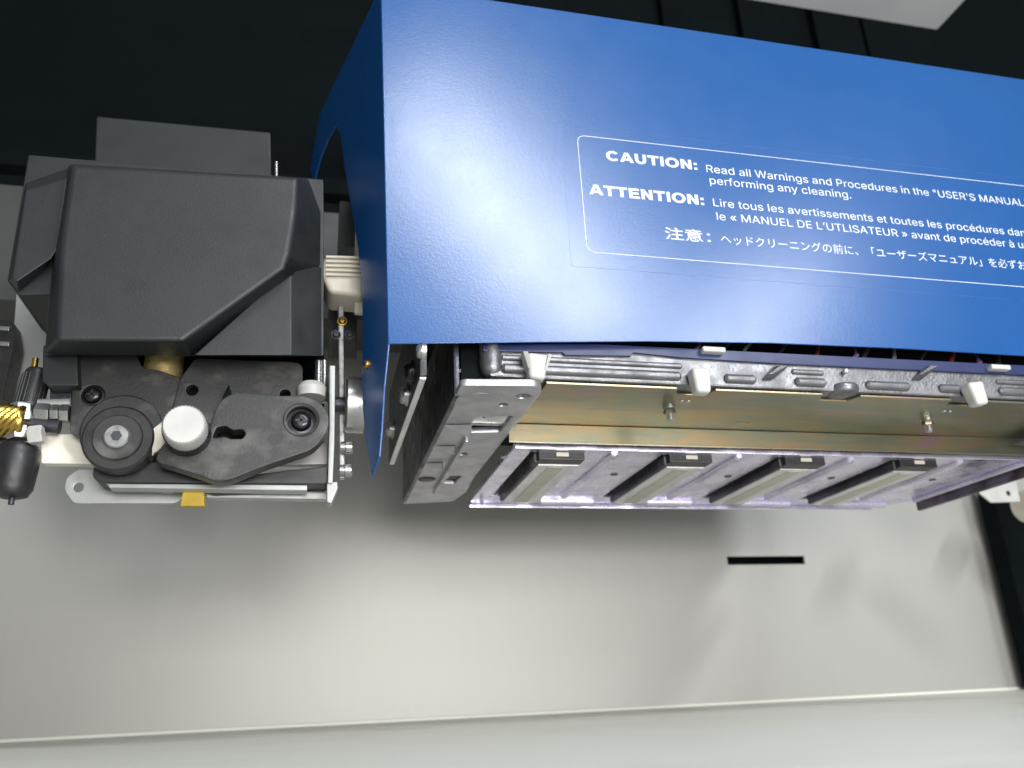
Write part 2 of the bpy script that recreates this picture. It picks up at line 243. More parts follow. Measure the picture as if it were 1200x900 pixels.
GLYPHS = json.loads(r'''{"\"":[321,[[78,318,70,509,136,509,128,318],[193,318,185,509,250,509,243,318]]],"'":[206,[[78,318,70,509,136,509,128,318]]],".":[188,[[95,-4,78,-1,63,9,53,24,50,41,53,59,63,73,78,83,95,87,113,83,128,73,138,59,141,41,138,24,128,9,113,-1]]],":":[188,[[95,-4,78,-1,63,9,53,24,50,41,53,59,63,73,78,83,95,87,113,83,128,73,138,59,141,41,138,24,128,9,113,-1],[95,271,78,274,63,284,53,299,50,316,53,334,63,349,78,359,95,362,113,359,128,349,138,334,141,316,138,299,128,284,113,274]]],"A":[480,[[16,0,201,509,276,509,463,0,395,0,287,302,264,372,232,478,245,478,213,371,191,302,85,0],[110,142,110,199,370,199,370,142]]],"C":[510,[[267,-7,225,-3,186,7,150,25,119,49,92,79,70,115,53,157,44,203,40,254,44,305,53,352,70,393,92,429,119,459,150,484,186,501,225,512,267,516,293,514,317,511,340,504,362,496,383,485,402,471,419,456,435,438,448,418,459,397,467,373,473,348,408,348,401,373,389,395,375,413,357,428,337,440,315,449,292,454,267,456,237,453,209,445,184,432,161,414,141,391,125,364,113,332,106,295,103,254,106,213,113,177,125,145,141,117,161,94,184,76,210,63,237,56,267,53,292,55,315,60,337,69,357,81,375,96,389,114,401,136,408,160,473,160,467,135,459,112,448,91,435,71,420,53,402,38,383,24,363,13,341,5,317,-2,293,-6]]],"D":[502,[[219,0,96,0,96,57,215,57,254,60,288,68,318,81,343,99,363,122,379,149,390,181,397,216,399,255,397,294,390,329,379,361,364,388,344,410,320,428,291,441,258,449,221,452,93,452,93,509,225,509,273,505,315,495,353,478,385,455,412,426,433,391,449,351,458,306,462,255,458,205,449,159,433,119,411,83,384,54,351,31,312,14,268,3],[125,509,125,0,60,0,60,509]]],"E":[419,[[60,0,60,509,372,509,372,452,125,452,125,286,355,286,355,229,125,229,125,57,375,57,375,0]]],"I":[195,[[60,0,60,509,128,509,128,0]]],"L":[393,[[60,0,60,509,125,509,125,57,361,57,361,0]]],"M":[628,[[60,0,60,509,152,509,277,187,287,159,299,123,311,84,322,49,307,49,318,83,330,121,342,158,352,187,476,509,568,509,568,0,504,0,504,291,504,327,505,369,506,413,507,457,513,457,498,409,482,363,467,322,456,291,342,0,286,0,170,291,159,321,145,361,129,408,112,457,119,457,120,416,121,372,122,328,122,291,122,0]]],"N":[523,[[60,0,60,509,136,509,343,183,363,151,388,107,414,55,405,54,401,108,399,157,399,195,399,509,463,509,463,0,387,0,202,290,177,331,148,381,108,452,119,454,122,384,124,328,125,291,125,0]]],"O":[533,[[267,-7,225,-3,186,7,150,25,119,49,92,79,70,115,53,157,44,203,40,254,44,305,53,352,70,393,92,429,119,459,150,484,186,501,225,512,267,516,309,512,348,501,384,484,415,459,442,429,464,393,480,352,490,305,493,254,490,203,480,157,464,115,442,79,415,49,384,25,348,7,309,-3],[267,53,296,55,324,63,349,76,372,94,392,116,408,144,420,176,428,213,430,254,428,295,420,332,408,365,392,392,372,415,349,433,324,446,296,453,267,456,237,453,210,445,184,433,161,415,142,392,125,364,113,332,106,295,103,254,106,213,113,176,125,144,142,117,161,94,184,76,210,63,237,55]]],"P":[445,[[60,0,60,509,235,509,272,506,305,499,332,487,356,471,375,452,390,430,400,404,407,377,409,348,407,318,400,291,390,265,375,243,356,223,332,207,305,195,272,188,235,186,109,186,109,242,233,242,257,244,279,248,297,256,312,266,324,279,333,294,339,310,343,328,344,348,343,367,339,385,333,402,324,416,312,428,297,439,279,446,257,451,232,452,125,452,125,0]]],"R":[449,[[60,0,60,509,236,509,273,506,305,500,333,489,356,473,376,455,390,433,401,408,407,381,409,352,407,323,401,296,390,271,376,250,356,232,333,217,305,206,273,200,236,198,96,198,96,255,234,255,258,256,280,260,298,267,319,281,334,300,340,316,344,333,345,352,344,371,340,389,334,405,325,419,313,430,298,440,279,446,258,451,233,452,125,452,125,0],[353,0,230,229,303,229,428,0]]],"S":[447,[[224,-9,188,-7,156,-1,128,9,102,23,81,40,64,60,51,83,42,109,38,137,104,137,108,118,114,102,123,88,136,76,150,66,166,59,185,53,204,50,224,49,246,50,267,54,286,60,303,69,317,79,329,92,338,106,344,122,346,139,342,161,332,179,316,193,296,205,245,222,184,239,145,253,112,269,86,289,67,313,56,341,52,372,54,400,62,425,75,448,92,468,113,484,138,498,165,508,195,514,227,516,259,514,289,508,316,498,340,484,360,468,377,449,390,427,398,403,401,378,337,378,332,402,320,421,302,437,280,449,254,456,225,459,204,457,185,454,167,448,145,435,129,418,118,398,115,376,119,352,131,334,148,319,169,308,212,293,264,279,312,264,328,256,344,248,359,238,372,226,384,213,395,198,402,180,407,161,408,139,406,112,399,87,386,64,370,43,349,25,323,11,294,0,261,-7]]],"T":[449,[[32,452,32,509,417,509,417,452,257,452,257,0,193,0,193,452]]],"U":[517,[[259,-8,220,-6,186,2,154,15,126,33,103,55,85,80,71,108,63,140,60,173,60,509,124,509,124,178,126,155,132,133,141,113,153,95,169,80,187,68,208,59,232,53,259,52,285,53,309,59,331,68,349,80,364,95,377,113,385,133,391,155,393,178,393,509,457,509,457,173,454,140,446,108,433,80,414,55,391,33,363,15,332,2,297,-6]]],"W":[686,[[155,0,16,509,82,509,163,196,175,145,187,94,197,40,189,40,200,94,211,145,224,196,306,509,380,509,462,196,474,145,486,94,497,40,488,40,499,94,510,145,523,196,603,509,670,509,530,0,455,0,368,323,351,391,336,475,350,475,335,395,318,323,230,0]]],"a":[389,[[160,-9,137,-7,115,-3,94,5,76,15,60,29,48,45,38,63,32,84,30,108,32,128,36,146,43,161,58,179,78,193,92,200,108,206,125,211,178,220,234,227,252,230,265,235,273,243,276,255,276,257,273,279,267,297,256,311,240,322,220,329,196,331,171,329,149,322,132,313,118,301,107,288,100,274,41,291,51,313,64,331,79,346,95,358,114,368,133,375,153,380,173,383,194,384,239,379,255,375,271,369,286,360,300,350,312,336,322,320,330,301,335,278,337,251,337,0,277,0,277,52,272,52,252,25,236,12,215,1,199,-4,181,-7],[170,45,192,47,211,51,228,59,248,74,263,93,272,115,276,138,276,190,259,182,231,176,200,171,175,168,134,159,117,150,103,139,95,124,92,105,94,87,102,72,114,61,130,52,149,47]]],"b":[424,[[229,-8,208,-7,189,-3,172,4,153,17,138,31,118,59,112,59,112,0,53,0,53,509,114,509,114,319,118,319,137,346,152,360,171,373,188,379,207,383,229,384,259,382,287,374,313,361,335,342,354,320,370,293,381,261,388,227,390,189,388,151,381,116,370,84,355,57,336,34,313,16,288,3,260,-6],[220,47,242,49,262,55,279,66,294,80,306,97,316,117,323,139,327,163,328,189,327,215,323,239,316,261,307,281,295,298,280,311,262,322,243,328,220,330,198,328,178,322,161,312,147,299,134,282,125,263,118,241,114,216,113,189,114,162,118,138,125,115,135,95,147,78,162,65,179,55,198,49]]],"c":[396,[[207,-8,174,-5,144,3,117,16,93,35,72,58,56,85,44,116,37,150,34,187,37,225,44,260,56,291,72,318,93,341,117,360,144,374,174,382,207,384,226,384,243,381,260,377,284,368,305,356,324,341,340,322,349,308,356,293,362,277,303,262,290,289,270,311,242,325,207,330,184,328,163,321,145,310,130,296,118,278,108,258,102,236,98,212,96,187,98,163,102,139,108,117,118,97,130,80,145,66,163,55,184,49,207,46,243,52,271,66,292,89,304,117,363,102,357,86,350,70,341,56,325,37,306,21,292,12,277,5,261,-1,244,-5,226,-7]]],"d":[424,[[195,-8,165,-6,137,3,111,16,89,34,70,57,55,84,43,116,36,151,34,189,36,227,43,261,55,293,70,320,89,342,112,361,137,374,165,382,196,384,218,383,237,379,253,373,272,360,287,346,306,319,311,319,311,509,372,509,372,0,313,0,313,59,307,59,287,31,272,17,252,4,236,-3,217,-7],[205,47,226,49,246,55,263,65,278,78,290,95,299,115,306,138,310,162,312,189,310,216,306,241,300,263,290,282,278,299,263,312,246,322,227,328,205,330,182,328,162,322,145,311,130,298,118,281,108,261,102,239,98,215,96,189,98,163,102,139,109,117,118,97,130,80,145,66,162,55,182,49]]],"e":[404,[[212,-8,177,-5,145,3,117,16,92,35,72,58,56,85,44,116,37,150,34,187,36,224,44,258,55,290,71,317,91,340,115,359,142,373,172,382,205,384,226,383,246,380,266,374,285,366,303,355,319,341,334,324,347,305,357,282,365,256,370,227,371,194,371,169,75,169,75,221,338,221,310,202,308,226,304,248,298,269,288,286,277,301,263,314,246,323,227,328,205,330,183,328,164,323,146,313,131,301,119,286,109,270,102,251,97,231,96,211,96,178,98,151,102,127,110,106,121,88,135,73,151,61,169,53,190,48,212,46,234,48,254,53,271,61,285,73,297,88,306,105,365,91,358,72,348,55,335,39,320,26,302,14,283,4,261,-3,237,-7]]],"f":[254,[[228,379,228,327,6,327,6,379],[81,0,81,432,82,452,87,470,96,486,107,499,120,510,135,519,152,525,169,529,187,530,222,527,243,521,227,468,215,472,195,474,171,470,154,460,145,443,142,419,142,0]]],"g":[425,[[207,-151,180,-149,156,-146,134,-140,114,-132,97,-122,82,-110,70,-97,59,-84,51,-69,101,-41,122,-66,136,-78,154,-88,169,-93,187,-96,207,-97,236,-95,261,-87,282,-75,298,-58,308,-34,311,-6,311,68,306,68,287,41,272,28,252,16,236,10,217,6,195,5,165,7,138,14,113,27,90,43,71,65,55,90,43,120,36,154,34,191,36,229,43,263,55,293,71,320,90,342,112,361,138,374,166,382,196,384,218,383,237,379,253,373,273,360,288,346,308,319,313,319,313,379,372,379,372,-9,370,-40,363,-67,350,-90,334,-109,314,-124,291,-136,265,-144,237,-149],[205,59,227,61,246,66,264,75,278,87,290,103,300,121,307,142,311,166,312,193,311,219,307,242,300,264,291,283,279,299,264,312,247,322,227,328,205,330,182,328,163,322,145,312,130,298,118,282,109,262,102,241,98,218,96,193,98,167,102,144,109,123,118,104,131,88,145,76,163,66,183,61]]],"h":[410,[[114,227,114,0,53,0,53,509,114,509,114,287,102,287,116,319,132,344,152,362,175,374,200,382,227,384,252,383,275,377,295,369,313,356,328,340,341,321,350,298,355,271,357,240,357,0,296,0,296,235,293,263,286,286,273,304,256,318,235,326,210,329,192,328,176,324,161,317,141,303,126,283,119,266,115,248]]],"i":[167,[[53,0,53,379,114,379,114,0],[84,443,67,446,54,455,44,468,41,483,44,499,54,512,67,521,84,524,100,521,114,512,123,499,126,483,123,468,114,455,100,446]]],"l":[172,[[54,0,54,509,118,509,118,0]]],"m":[610,[[53,0,53,379,112,379,112,295,108,295,114,314,122,331,132,346,151,363,172,376,195,384,219,386,245,383,268,375,287,361,303,342,314,320,321,295,312,295,318,312,326,329,337,343,350,356,364,366,381,375,398,381,417,385,437,386,458,385,478,380,497,372,514,361,529,346,541,328,550,307,555,283,557,255,557,0,496,0,496,254,493,279,485,298,473,313,456,323,438,329,419,330,395,328,374,320,358,307,345,290,338,270,335,247,335,0,274,0,274,260,272,280,265,297,253,311,238,322,220,328,199,330,178,328,158,320,140,307,126,289,119,274,115,257,114,238,114,0]]],"n":[410,[[114,227,114,0,53,0,53,379,112,379,112,287,102,287,116,319,132,344,152,362,175,374,200,382,227,384,252,383,275,377,295,369,313,356,328,340,341,321,350,298,355,271,357,240,357,0,296,0,296,235,293,263,286,286,273,304,256,318,235,326,210,329,192,328,176,324,161,317,141,303,126,283,119,266,115,248]]],"o":[415,[[207,-8,174,-5,144,3,117,16,93,35,72,58,56,85,44,116,37,150,34,187,37,225,44,260,56,291,72,318,93,341,117,360,144,374,174,382,207,384,241,382,271,374,299,360,323,341,343,318,359,291,371,260,379,225,381,187,379,150,371,116,359,85,343,58,323,35,299,16,271,3,241,-5],[207,46,231,49,252,55,270,66,285,80,298,97,307,117,314,139,318,163,319,187,318,212,314,236,307,258,298,278,285,296,270,310,252,321,231,328,207,330,184,328,163,321,145,310,130,296,118,278,108,258,102,236,98,212,96,187,98,163,102,139,108,117,118,97,130,80,145,66,163,55,184,49]]],"p":[424,[[53,-143,53,379,112,379,112,319,118,319,137,346,152,360,171,373,188,379,207,383,229,384,259,382,287,374,313,361,335,342,354,320,370,293,381,261,388,227,390,189,388,151,381,116,370,84,355,57,336,34,313,16,288,3,260,-6,229,-8,208,-7,189,-3,173,4,153,17,138,31,118,59,114,59,114,-143],[220,47,242,49,262,55,279,66,294,80,306,97,316,117,323,139,327,163,328,189,327,215,323,239,316,261,307,281,295,298,280,311,262,322,243,328,220,330,198,328,178,322,161,312,147,299,134,282,125,263,118,241,114,216,113,189,114,162,118,138,125,115,135,95,147,78,162,65,179,55,198,49]]],"r":[259,[[53,0,53,379,112,379,112,321,115,321,124,339,137,354,152,367,171,377,191,383,213,385,229,384,243,384,243,322,230,324,207,326,182,323,159,315,140,301,126,284,117,262,114,237,114,0]]],"s":[365,[[182,-8,157,-7,133,-3,112,3,93,12,76,24,62,38,50,54,41,73,36,94,94,107,101,87,111,72,124,60,141,52,160,47,181,45,206,47,227,53,244,62,262,81,268,103,265,121,254,136,237,147,212,155,149,170,118,180,92,192,72,208,58,227,50,249,47,274,49,295,55,314,65,332,79,347,95,360,115,370,137,378,161,383,187,384,212,383,234,379,254,372,271,363,286,352,299,339,309,324,318,308,324,290,268,277,258,298,243,316,228,325,210,331,187,333,166,331,147,326,131,317,114,299,109,277,112,258,124,243,136,235,152,229,172,223,229,209,261,200,287,187,306,171,320,153,328,131,331,107,329,85,323,65,312,47,298,31,281,18,260,6,236,-2,210,-7]]],"t":[227,[[204,379,204,327,6,327,6,379],[65,471,126,471,126,98,128,76,136,61,150,53,170,50,185,51,202,54,213,2,192,-3,168,-4,138,-1,113,7,92,21,77,41,68,64,65,93]]],"u":[410,[[182,-5,158,-3,135,2,115,11,97,23,82,39,69,59,60,82,54,109,53,139,53,379,114,379,114,144,116,117,124,94,137,75,154,61,175,53,200,50,218,51,234,55,249,62,268,77,283,97,290,113,295,132,296,153,296,379,357,379,357,0,298,0,298,92,307,92,294,60,277,35,257,17,234,5,209,-3]]],"v":[389,[[163,0,17,379,84,379,165,155,187,87,206,21,184,21,203,87,224,155,305,379,371,379,226,0]]],"y":[389,[[47,-139,61,-86,71,-87,88,-90,104,-89,118,-84,130,-74,141,-58,151,-36,163,-1,17,379,84,379,165,155,187,87,206,21,184,21,202,87,224,155,305,379,371,379,204,-58,196,-77,187,-93,177,-107,159,-124,139,-136,117,-143,91,-145,65,-143]]],"«":[403,[[168,49,33,209,168,369,238,369,105,209,238,49],[307,49,171,209,307,369,377,369,243,209,377,49]]],"»":[403,[[26,49,159,209,26,369,96,369,231,209,96,49],[165,49,298,209,165,369,234,369,370,209,234,49]]],"à":[389,[[160,-9,137,-7,115,-3,94,5,76,15,60,29,48,45,38,63,32,84,30,108,32,128,36,146,43,161,58,179,78,193,92,200,108,206,125,211,178,220,234,227,252,230,265,235,273,243,276,255,276,257,273,279,267,297,256,311,240,322,220,329,196,331,171,329,149,322,132,313,118,301,107,288,100,274,41,291,51,313,64,331,79,346,95,358,114,368,133,375,153,380,173,383,194,384,239,379,255,375,271,369,286,360,300,350,312,336,322,320,330,301,335,278,337,251,337,0,277,0,277,52,272,52,252,25,236,12,215,1,199,-4,181,-7],[170,45,192,47,211,51,228,59,248,74,263,93,272,115,276,138,276,190,259,182,231,176,200,171,175,168,134,159,117,150,103,139,95,124,92,105,94,87,102,72,114,61,130,52,149,47],[165,429,99,529,168,529,215,429]]],"é":[404,[[212,-8,177,-5,145,3,117,16,92,35,72,58,56,85,44,116,37,150,34,187,36,224,44,258,55,290,71,317,91,340,115,359,142,373,172,382,205,384,226,383,246,380,266,374,285,366,303,355,319,341,334,324,347,305,357,282,365,256,370,227,371,194,371,169,75,169,75,221,338,221,310,202,308,226,304,248,298,269,288,286,277,301,263,314,246,323,227,328,205,330,183,328,164,323,146,313,131,301,119,286,109,270,102,251,97,231,96,211,96,178,98,151,102,127,110,106,121,88,135,73,151,61,169,53,190,48,212,46,234,48,254,53,271,61,285,73,297,88,306,105,365,91,358,72,348,55,335,39,320,26,302,14,283,4,261,-3,237,-7],[177,429,225,529,293,529,227,429]]],"’":[177,[[52,318,82,509,151,509,98,318]]]," ":[188,[]]}''')
def ell(cx, cy, rx, ry, a0=360, a1=0, n=30):
    return [w for i in range(n + 1) for w in (cx + rx * math.cos(R(a0 + (a1 - a0) * i / n)), cy + ry * math.sin(R(a0 + (a1 - a0) * i / n)))]
HEAVY = {'C': (540, [ell(270, 255, 258, 264, 322, 38) + ell(272, 255, 128, 152, 42, 318)]),
         'A': (545, [[0, 0, 190, 509, 345, 509, 535, 0, 395, 0, 362, 95, 170, 95, 138, 0], [207, 200, 325, 200, 266, 375]]),
         'U': (535, [[45, 509, 175, 509, 175, 205] + ell(265, 200, 90, 96, 180, 360, 14) + [355, 509, 485, 509] + ell(265, 200, 220, 212, 0, -180, 20)]),
         'T': (465, [[10, 509, 450, 509, 450, 395, 295, 395, 295, 0, 165, 0, 165, 395, 10, 395]]),
         'I': (225, [[45, 0, 45, 509, 175, 509, 175, 0]]),
         'O': (585, [ell(290, 255, 275, 265)[:-2], ell(290, 255, 140, 155, 0, 360)[:-2]]),
         'N': (535, [[45, 0, 45, 509, 185, 509, 355, 205, 355, 509, 485, 509, 485, 0, 345, 0, 175, 304, 175, 0]]),
         'E': (470, [[45, 0, 45, 509, 440, 509, 440, 400, 175, 400, 175, 312, 415, 312, 415, 205, 175, 205, 175, 110, 450, 110, 450, 0]]),
         ':': (210, [[45, 0, 45, 118, 165, 118, 165, 0], [45, 258, 45, 376, 165, 376, 165, 258]])}
def text(name, body, px_l, px_r, cap_px, Y, parent, ref=None, bold=0, m='print', capu=.509, right=False):
    """lettering on the plane Y, fitted so that ref (default body) runs from px_l to px_r along the baseline"""
    tab = HEAVY if bold > .02 else GLYPHS
    def fill(loops, ex, off):
        cu = bpy.data.curves.new('txt', 'CURVE'); cu.dimensions = '2D'; cu.fill_mode = 'BOTH'; cu.extrude = ex; cu.offset = off
        for lp in loops:
            sp = cu.splines.new('POLY'); n = len(lp) // 2; sp.points.add(n - 1); sp.use_cyclic_u = True
            for i, q in enumerate(sp.points): q.co = (lp[2 * i] / 1000, lp[2 * i + 1] / 1000, 0, 1)
        return cu
    def tomesh(cu):
        ob = bpy.data.objects.new('txt', cu); COL.objects.link(ob)
        me = bpy.data.meshes.new_from_object(ob.evaluated_get(bpy.context.evaluated_depsgraph_get()))
        bpy.data.objects.remove(ob); return me
    def area(l): return sum(l[i] * l[(i + 3) % len(l)] - l[(i + 2) % len(l)] * l[i + 1] for i in range(0, len(l), 2))
    def mesh(s, off):
        if not all(c in tab for c in s):
            cu = bpy.data.curves.new('txt', 'FONT'); cu.body = s; cu.size = 1; cu.resolution_u = 4; cu.extrude = .004; cu.offset = off
            return tomesh(cu)
        bm = bmesh.new(); x = 0                        # sans serif letters from the outline tables
        for c in s:
            adv, loops = tab[c]; loops = [[v + (0 if i % 2 else x) for i, v in enumerate(l)] for l in loops]
            solid = [l for l in loops if area(l) < 0]; hole = [l for l in loops if area(l) >= 0]
            for k, l in enumerate(solid):
                bm.from_mesh(tomesh(fill([l] + (hole if k == 0 else []), .004 + .0015 * k, off if tab is GLYPHS else 0)))
            x += adv
        me = bpy.data.meshes.new('txt'); bm.to_mesh(me); bm.free(); return me
    a, b_ = U(*px_l, Y), U(*px_r, Y)
    mr = mesh(ref or body, bold); xs = [v.co.x for v in mr.vertices]; x0, x1 = min(xs), max(xs)
    sx = (b_.x - a.x) / (x1 - x0); sz = (cap_px * a.y / (ray(*px_l).y * F)) * 1.07 / capu
    me = mesh(body, bold); bm = bmesh.new(); bm.from_mesh(me)
    zb = (a.z + b_.z) / 2
    for v in bm.verts:
        x, y, z = v.co; v.co = (a.x + (x - x0) * sx, Y - .00006 - (z + .004) * sz * .02, zb + y * sz)
    return link_bm(name, bm, m, parent, smooth=False)

# ================================================================== the setting
YWALL = .90
# back wall with a real slot
zb_, zt_ = -.0165, .56
s0 = U(853, 662, YWALL); s1 = U(942, 651.5, YWALL)
bw = plate('back_wall', [(-1.0, zb_), (1.25, zb_), (1.25, zt_), (-1.0, zt_)], 'Y', YWALL, YWALL + .003, 'wall', None,
           [[(s0.x, s0.z), (s1.x, s0.z), (s1.x, s1.z), (s0.x, s1.z)]], .0002)
tag(bw, kind='structure')
bm = bmesh.new(); boxr(bm, s0.x - .02, s1.x + .02, YWALL + .03, YWALL + .05, s0.z - .03, s1.z + .03)
tag(link_bm('wall_cavity', bm, 'casing'), kind='structure')
bm = bmesh.new(); boxr(bm, -1.0, 1.25, .1805, YWALL - .003, -.035, -.0175); tag(link_bm('floor', bm, 'ledge', None, .0012), kind='structure')
bm = bmesh.new(); boxr(bm, -1.0, 1.25, -.35, .1795, -.035, -.0175); tag(link_bm('floor_front', bm, 'ledge', None, .0012), kind='structure')
bm = bmesh.new(); boxr(bm, -2.0, 3.0, YWALL + .10, YWALL + .12, .30, 1.9); boxr(bm, -2.0, 3.0, YWALL - .05, YWALL + .10, .56, .58)
tag(link_bm('dark_back_wall', bm, 'casing'), kind='structure')
# bright folded lip along the foot of the wall
bm = bmesh.new(); boxr(bm, -1.0, 1.25, YWALL - .0030, YWALL - .0004, -.0172, -.0140)
tag(link_bm('wall_foot_lip', bm, 'ledge', None, .0008), kind='structure')

# guide rail behind both carriages
g = thing('guide_rail', (-.2, .78, .36), 'long dark grey guide beam running behind the two carriages', 'rail')
bm = bmesh.new(); boxr(bm, -1.0, 1.2, .76, .84, .357, .478); link_bm('beam', bm, 'rail', g, .002)
bm = bmesh.new(); boxr(bm, -1.0, 1.2, .765, .84, .4785, .492); link_bm('top_strip', bm, 'casing', g, .001)

# lid at the top right
h0 = U(880, 0, .7); h1 = U(1098, 35, .7)
lid = thing('machine_lid', ((h1.x + .3) / 2, .55, h1.z), 'pale grey lid panel overhanging at the top right above the blue cover', 'lid')
bm = bmesh.new(); boxr(bm, .10, h1.x, .38, .70, h1.z, h1.z + .02); link_bm('lid_panel', bm, 'hood', lid, .001)

bm = bmesh.new()
for px0, px1, yy in ((800, 880, .93), (905, 960, .91), (985, 1040, .93), (1062, 1140, .90)):
    a, c = U(px0, 40, yy), U(px1, 40, yy); boxr(bm, a.x, c.x, YWALL + .085, YWALL + .11, .585, 1.4)
tag(link_bm('dark_wall_ribs', bm, 'casing'), kind='structure')

# right hand frame post and the white bracket
fp = thing('frame_post', tuple(U(1180, 800, .86)), 'black frame side plate standing at the right end of the grey panel', 'frame')
pp = [(1137, 548), (1152, 578), (1172, 592), (1205, 617), (1260, 660), (1300, 1010), (1253, 1010)]
A0 = U(1145, 580, .885); A1 = U(1200, 800, .885)
ol = [(A0.x, A0.z + .035), (A0.x + .012, A0.z + .012), (A0.x + .03, A0.z), (A0.x + .075, A0.z - .045), (A0.x + .30, A0.z - .17), (A0.x + .30, -.0174), (A0.x, -.0174)]
plate('side_plate', ol, 'Y', .86, .885, 'casing', fp, (), .001)
wb = thing('white_bracket', tuple(U(1170, 590, .70)), 'small white metal bracket with one screw hole beside the black post', 'bracket')
pplate('bracket_plate', [(1146, 566), (1150, 552), (1186, 540), (1196, 588), (1162, 589), (1148, 578)], .70, .002, 'white', wb, .001, [(1182, 578, 3.0)])
cy = thing('frame_roller', tuple(U(1200, 600, .78)), 'beige rounded fitting at the right edge behind the white bracket', 'fitting')
bm = bmesh.new(); a = U(1224, 588, .78); lathe(bm, (a.x, .76, a.z), (0, 1, 0), [(0, .017), (.002, .019), (.05, .019), (.052, .017)], 32); link_bm('roller_body', bm, 'ivory', cy)
bm = bmesh.new(); lathe(bm, (a.x, .745, a.z), (0, 1, 0), [(0, .007), (.016, .007)], 24); link_bm('roller_pin', bm, 'castdark', cy)

# ================================================================== print carriage (blue cover, casting, print heads)
YF = .43
PC = thing('print_carriage', (.29, .56, .15), 'large print head carriage under a blue metal cover with a white caution notice', 'print carriage')
# cover sheet: front face, top, flared side with a tail
bl = U(455, 403, YF); th = .0012
bots = [U(455, 403, YF), U(620, 401, YF), U(760, 400, YF), U(900, 402, YF), U(1050, 408, YF), U(1200, 417, YF)]
front = [(p.x, p.z) for p in bots] + [(.575, .205), (.575, .4505), (.031, .4505)]
cv = plate('cover', front, 'Y', YF, YF + th, 'blue', PC, (), .0005)
th15 = R(15); sd = Vector((-math.sin(th15), math.cos(th15), 0)); so = Vector((bl.x, YF, 0))
def US(px, py):
    d = ray(px, py); n = Vector((math.cos(th15), math.sin(th15), 0)); k = so.dot(n) / d.dot(n); return d * k
def side_uv(px, py): p = US(px, py); return ((p - so).dot(sd), p.z)
sp = [side_uv(*q) for q in ((456, 404), (450, 451), (447, 500), (444, 535), (435.5, 559), (429, 520), (425, 480), (424, 440), (426, 400), (427, 340), (424, 292), (417, 240), (411, 195), (408, 160), (403, 148), (393, 165), (383, 190), (376, 215), (372, 200), (380, 160))]
sp = [(max(0, u), z) for u, z in sp] + [(.145, .4495), (0.0004, .4495)]
sp[0] = (.0004, sp[0][1])
# the side leans with the slightly slanting front corner
cs = plate('side_sheet', sp, 'Y', 0, th, 'blue', PC, (), .0004)
me = cs.data; cw = WORLD[cs]
for v in me.vertices:
    q = v.co + cw; u, t_, z = q.x, q.y, q.z
    lean = (z - bl.z) / (.4505 - bl.z) * (.031 - bl.x) if z > bl.z else 0
    v.co = Vector((so.x + lean, so.y, 0)) + sd * u + Vector((math.cos(th15), math.sin(th15), 0)) * t_ + Vector((0, 0, z)) - WORLD[PC]
cs.location = (0, 0, 0); WORLD[cs] = WORLD[PC]
for p in me.polygons: p.use_smooth = False
me.update()
# bring its origin to its middle
c = sum((v.co for v in me.vertices), Vector()) / len(me.vertices)
for v in me.vertices: v.co -= c
cs.location = c; WORLD[cs] = WORLD[PC] + c
# seam of the hinged access flap on the side: a thin raised fold
bm = bmesh.new()
pts = [US(*q) for q in ((430, 180), (433, 260), (437, 320), (441, 352))]
tube(bm, [p - Vector((.0004, .0001, 0)) for p in pts], .0005, 8); link_bm('seam', bm, 'casing', cs)
screw(cs, US(431, 427) + Vector((-.0005, 0, 0)), (-math.cos(th15), -math.sin(th15), 0), .0026, 'brass')
bm = bmesh.new(); boxr(bm, .031, .575, YF + th + .0004, .72, .4485, .4500); link_bm('cover_top', bm, 'blue', PC, .0003)
# inner dark body
bm = bmesh.new(); boxr(bm, .085, .57, .452, .70, .212, .445); link_bm('inner_body', bm, 'casing', PC, .002)
# notice: frame lines and lettering
f0 = U(674, 156.5, YF); f1 = U(690.5, 296, YF)
fx0, fx1, fz0, fz1 = .1602, .66, .2575, .3455
fx1 = .565
outer = rounded([(fx0, fz0), (fx1, fz0), (fx1, fz1), (fx0, fz1)], .0062, 8); w = .0006
w = .00042; inner = rounded([(fx0 + w, fz0 + w), (fx1 - w, fz0 + w), (fx1 - w, fz1 - w), (fx0 + w, fz1 - w)], .0058, 8)
plate('notice_outline', outer, 'Y', YF - .00014, YF - .00004, 'print', cv, [inner], .00001)
e0 = U(658, 165, YF).x; e1 = U(800, 322, YF).z; fe = lambda d: rounded([(e0 + d, e1 + d), (.572 - d, e1 + d), (.572 - d, .3525 - d), (e0 + d, .3525 - d)], .002, 4)
plate('film_edge', fe(0), 'Y', YF - .00010, YF - .00003, 'filmedge', cv, [fe(.00022)], .00001)
text('notice_heading', 'CAUTION:', (711, 190), (817, 197), 12.6, YF, cv, bold=.028)
text('notice_heading', 'ATTENTION:', (691, 230), (825, 238), 13.0, YF, cv, bold=.028)
text('notice_heading', '注意：', (780, 279.5), (833, 283), 17.0, YF, cv, bold=.006, capu=1.02)
text('notice_line', 'Read all Warnings and Procedures in the "USER\'S MANUAL" before', (828, 199.5), (1194.5, 243), 9.6, YF, cv, ref='Read all Warnings and Procedures in the "USER\'S MANUA', bold=-.002)
text('notice_line', 'performing any cleaning.', (832, 214.5), (998, 233.5), 9.6, YF, cv, bold=-.002)
text('notice_line', 'Lire tous les avertissements et toutes les procédures dans', (836, 239), (1178, 277), 9.6, YF, cv, ref='Lire tous les avertissements et toutes les procédures', bold=-.002)
text('notice_line', 'le « MANUEL DE L’UTLISATEUR » avant de procéder à un', (840, 255), (1180, 291.5), 9.6, YF, cv, ref='le « MANUEL DE L’UTLISATEUR » avant de procéder', bold=-.002)
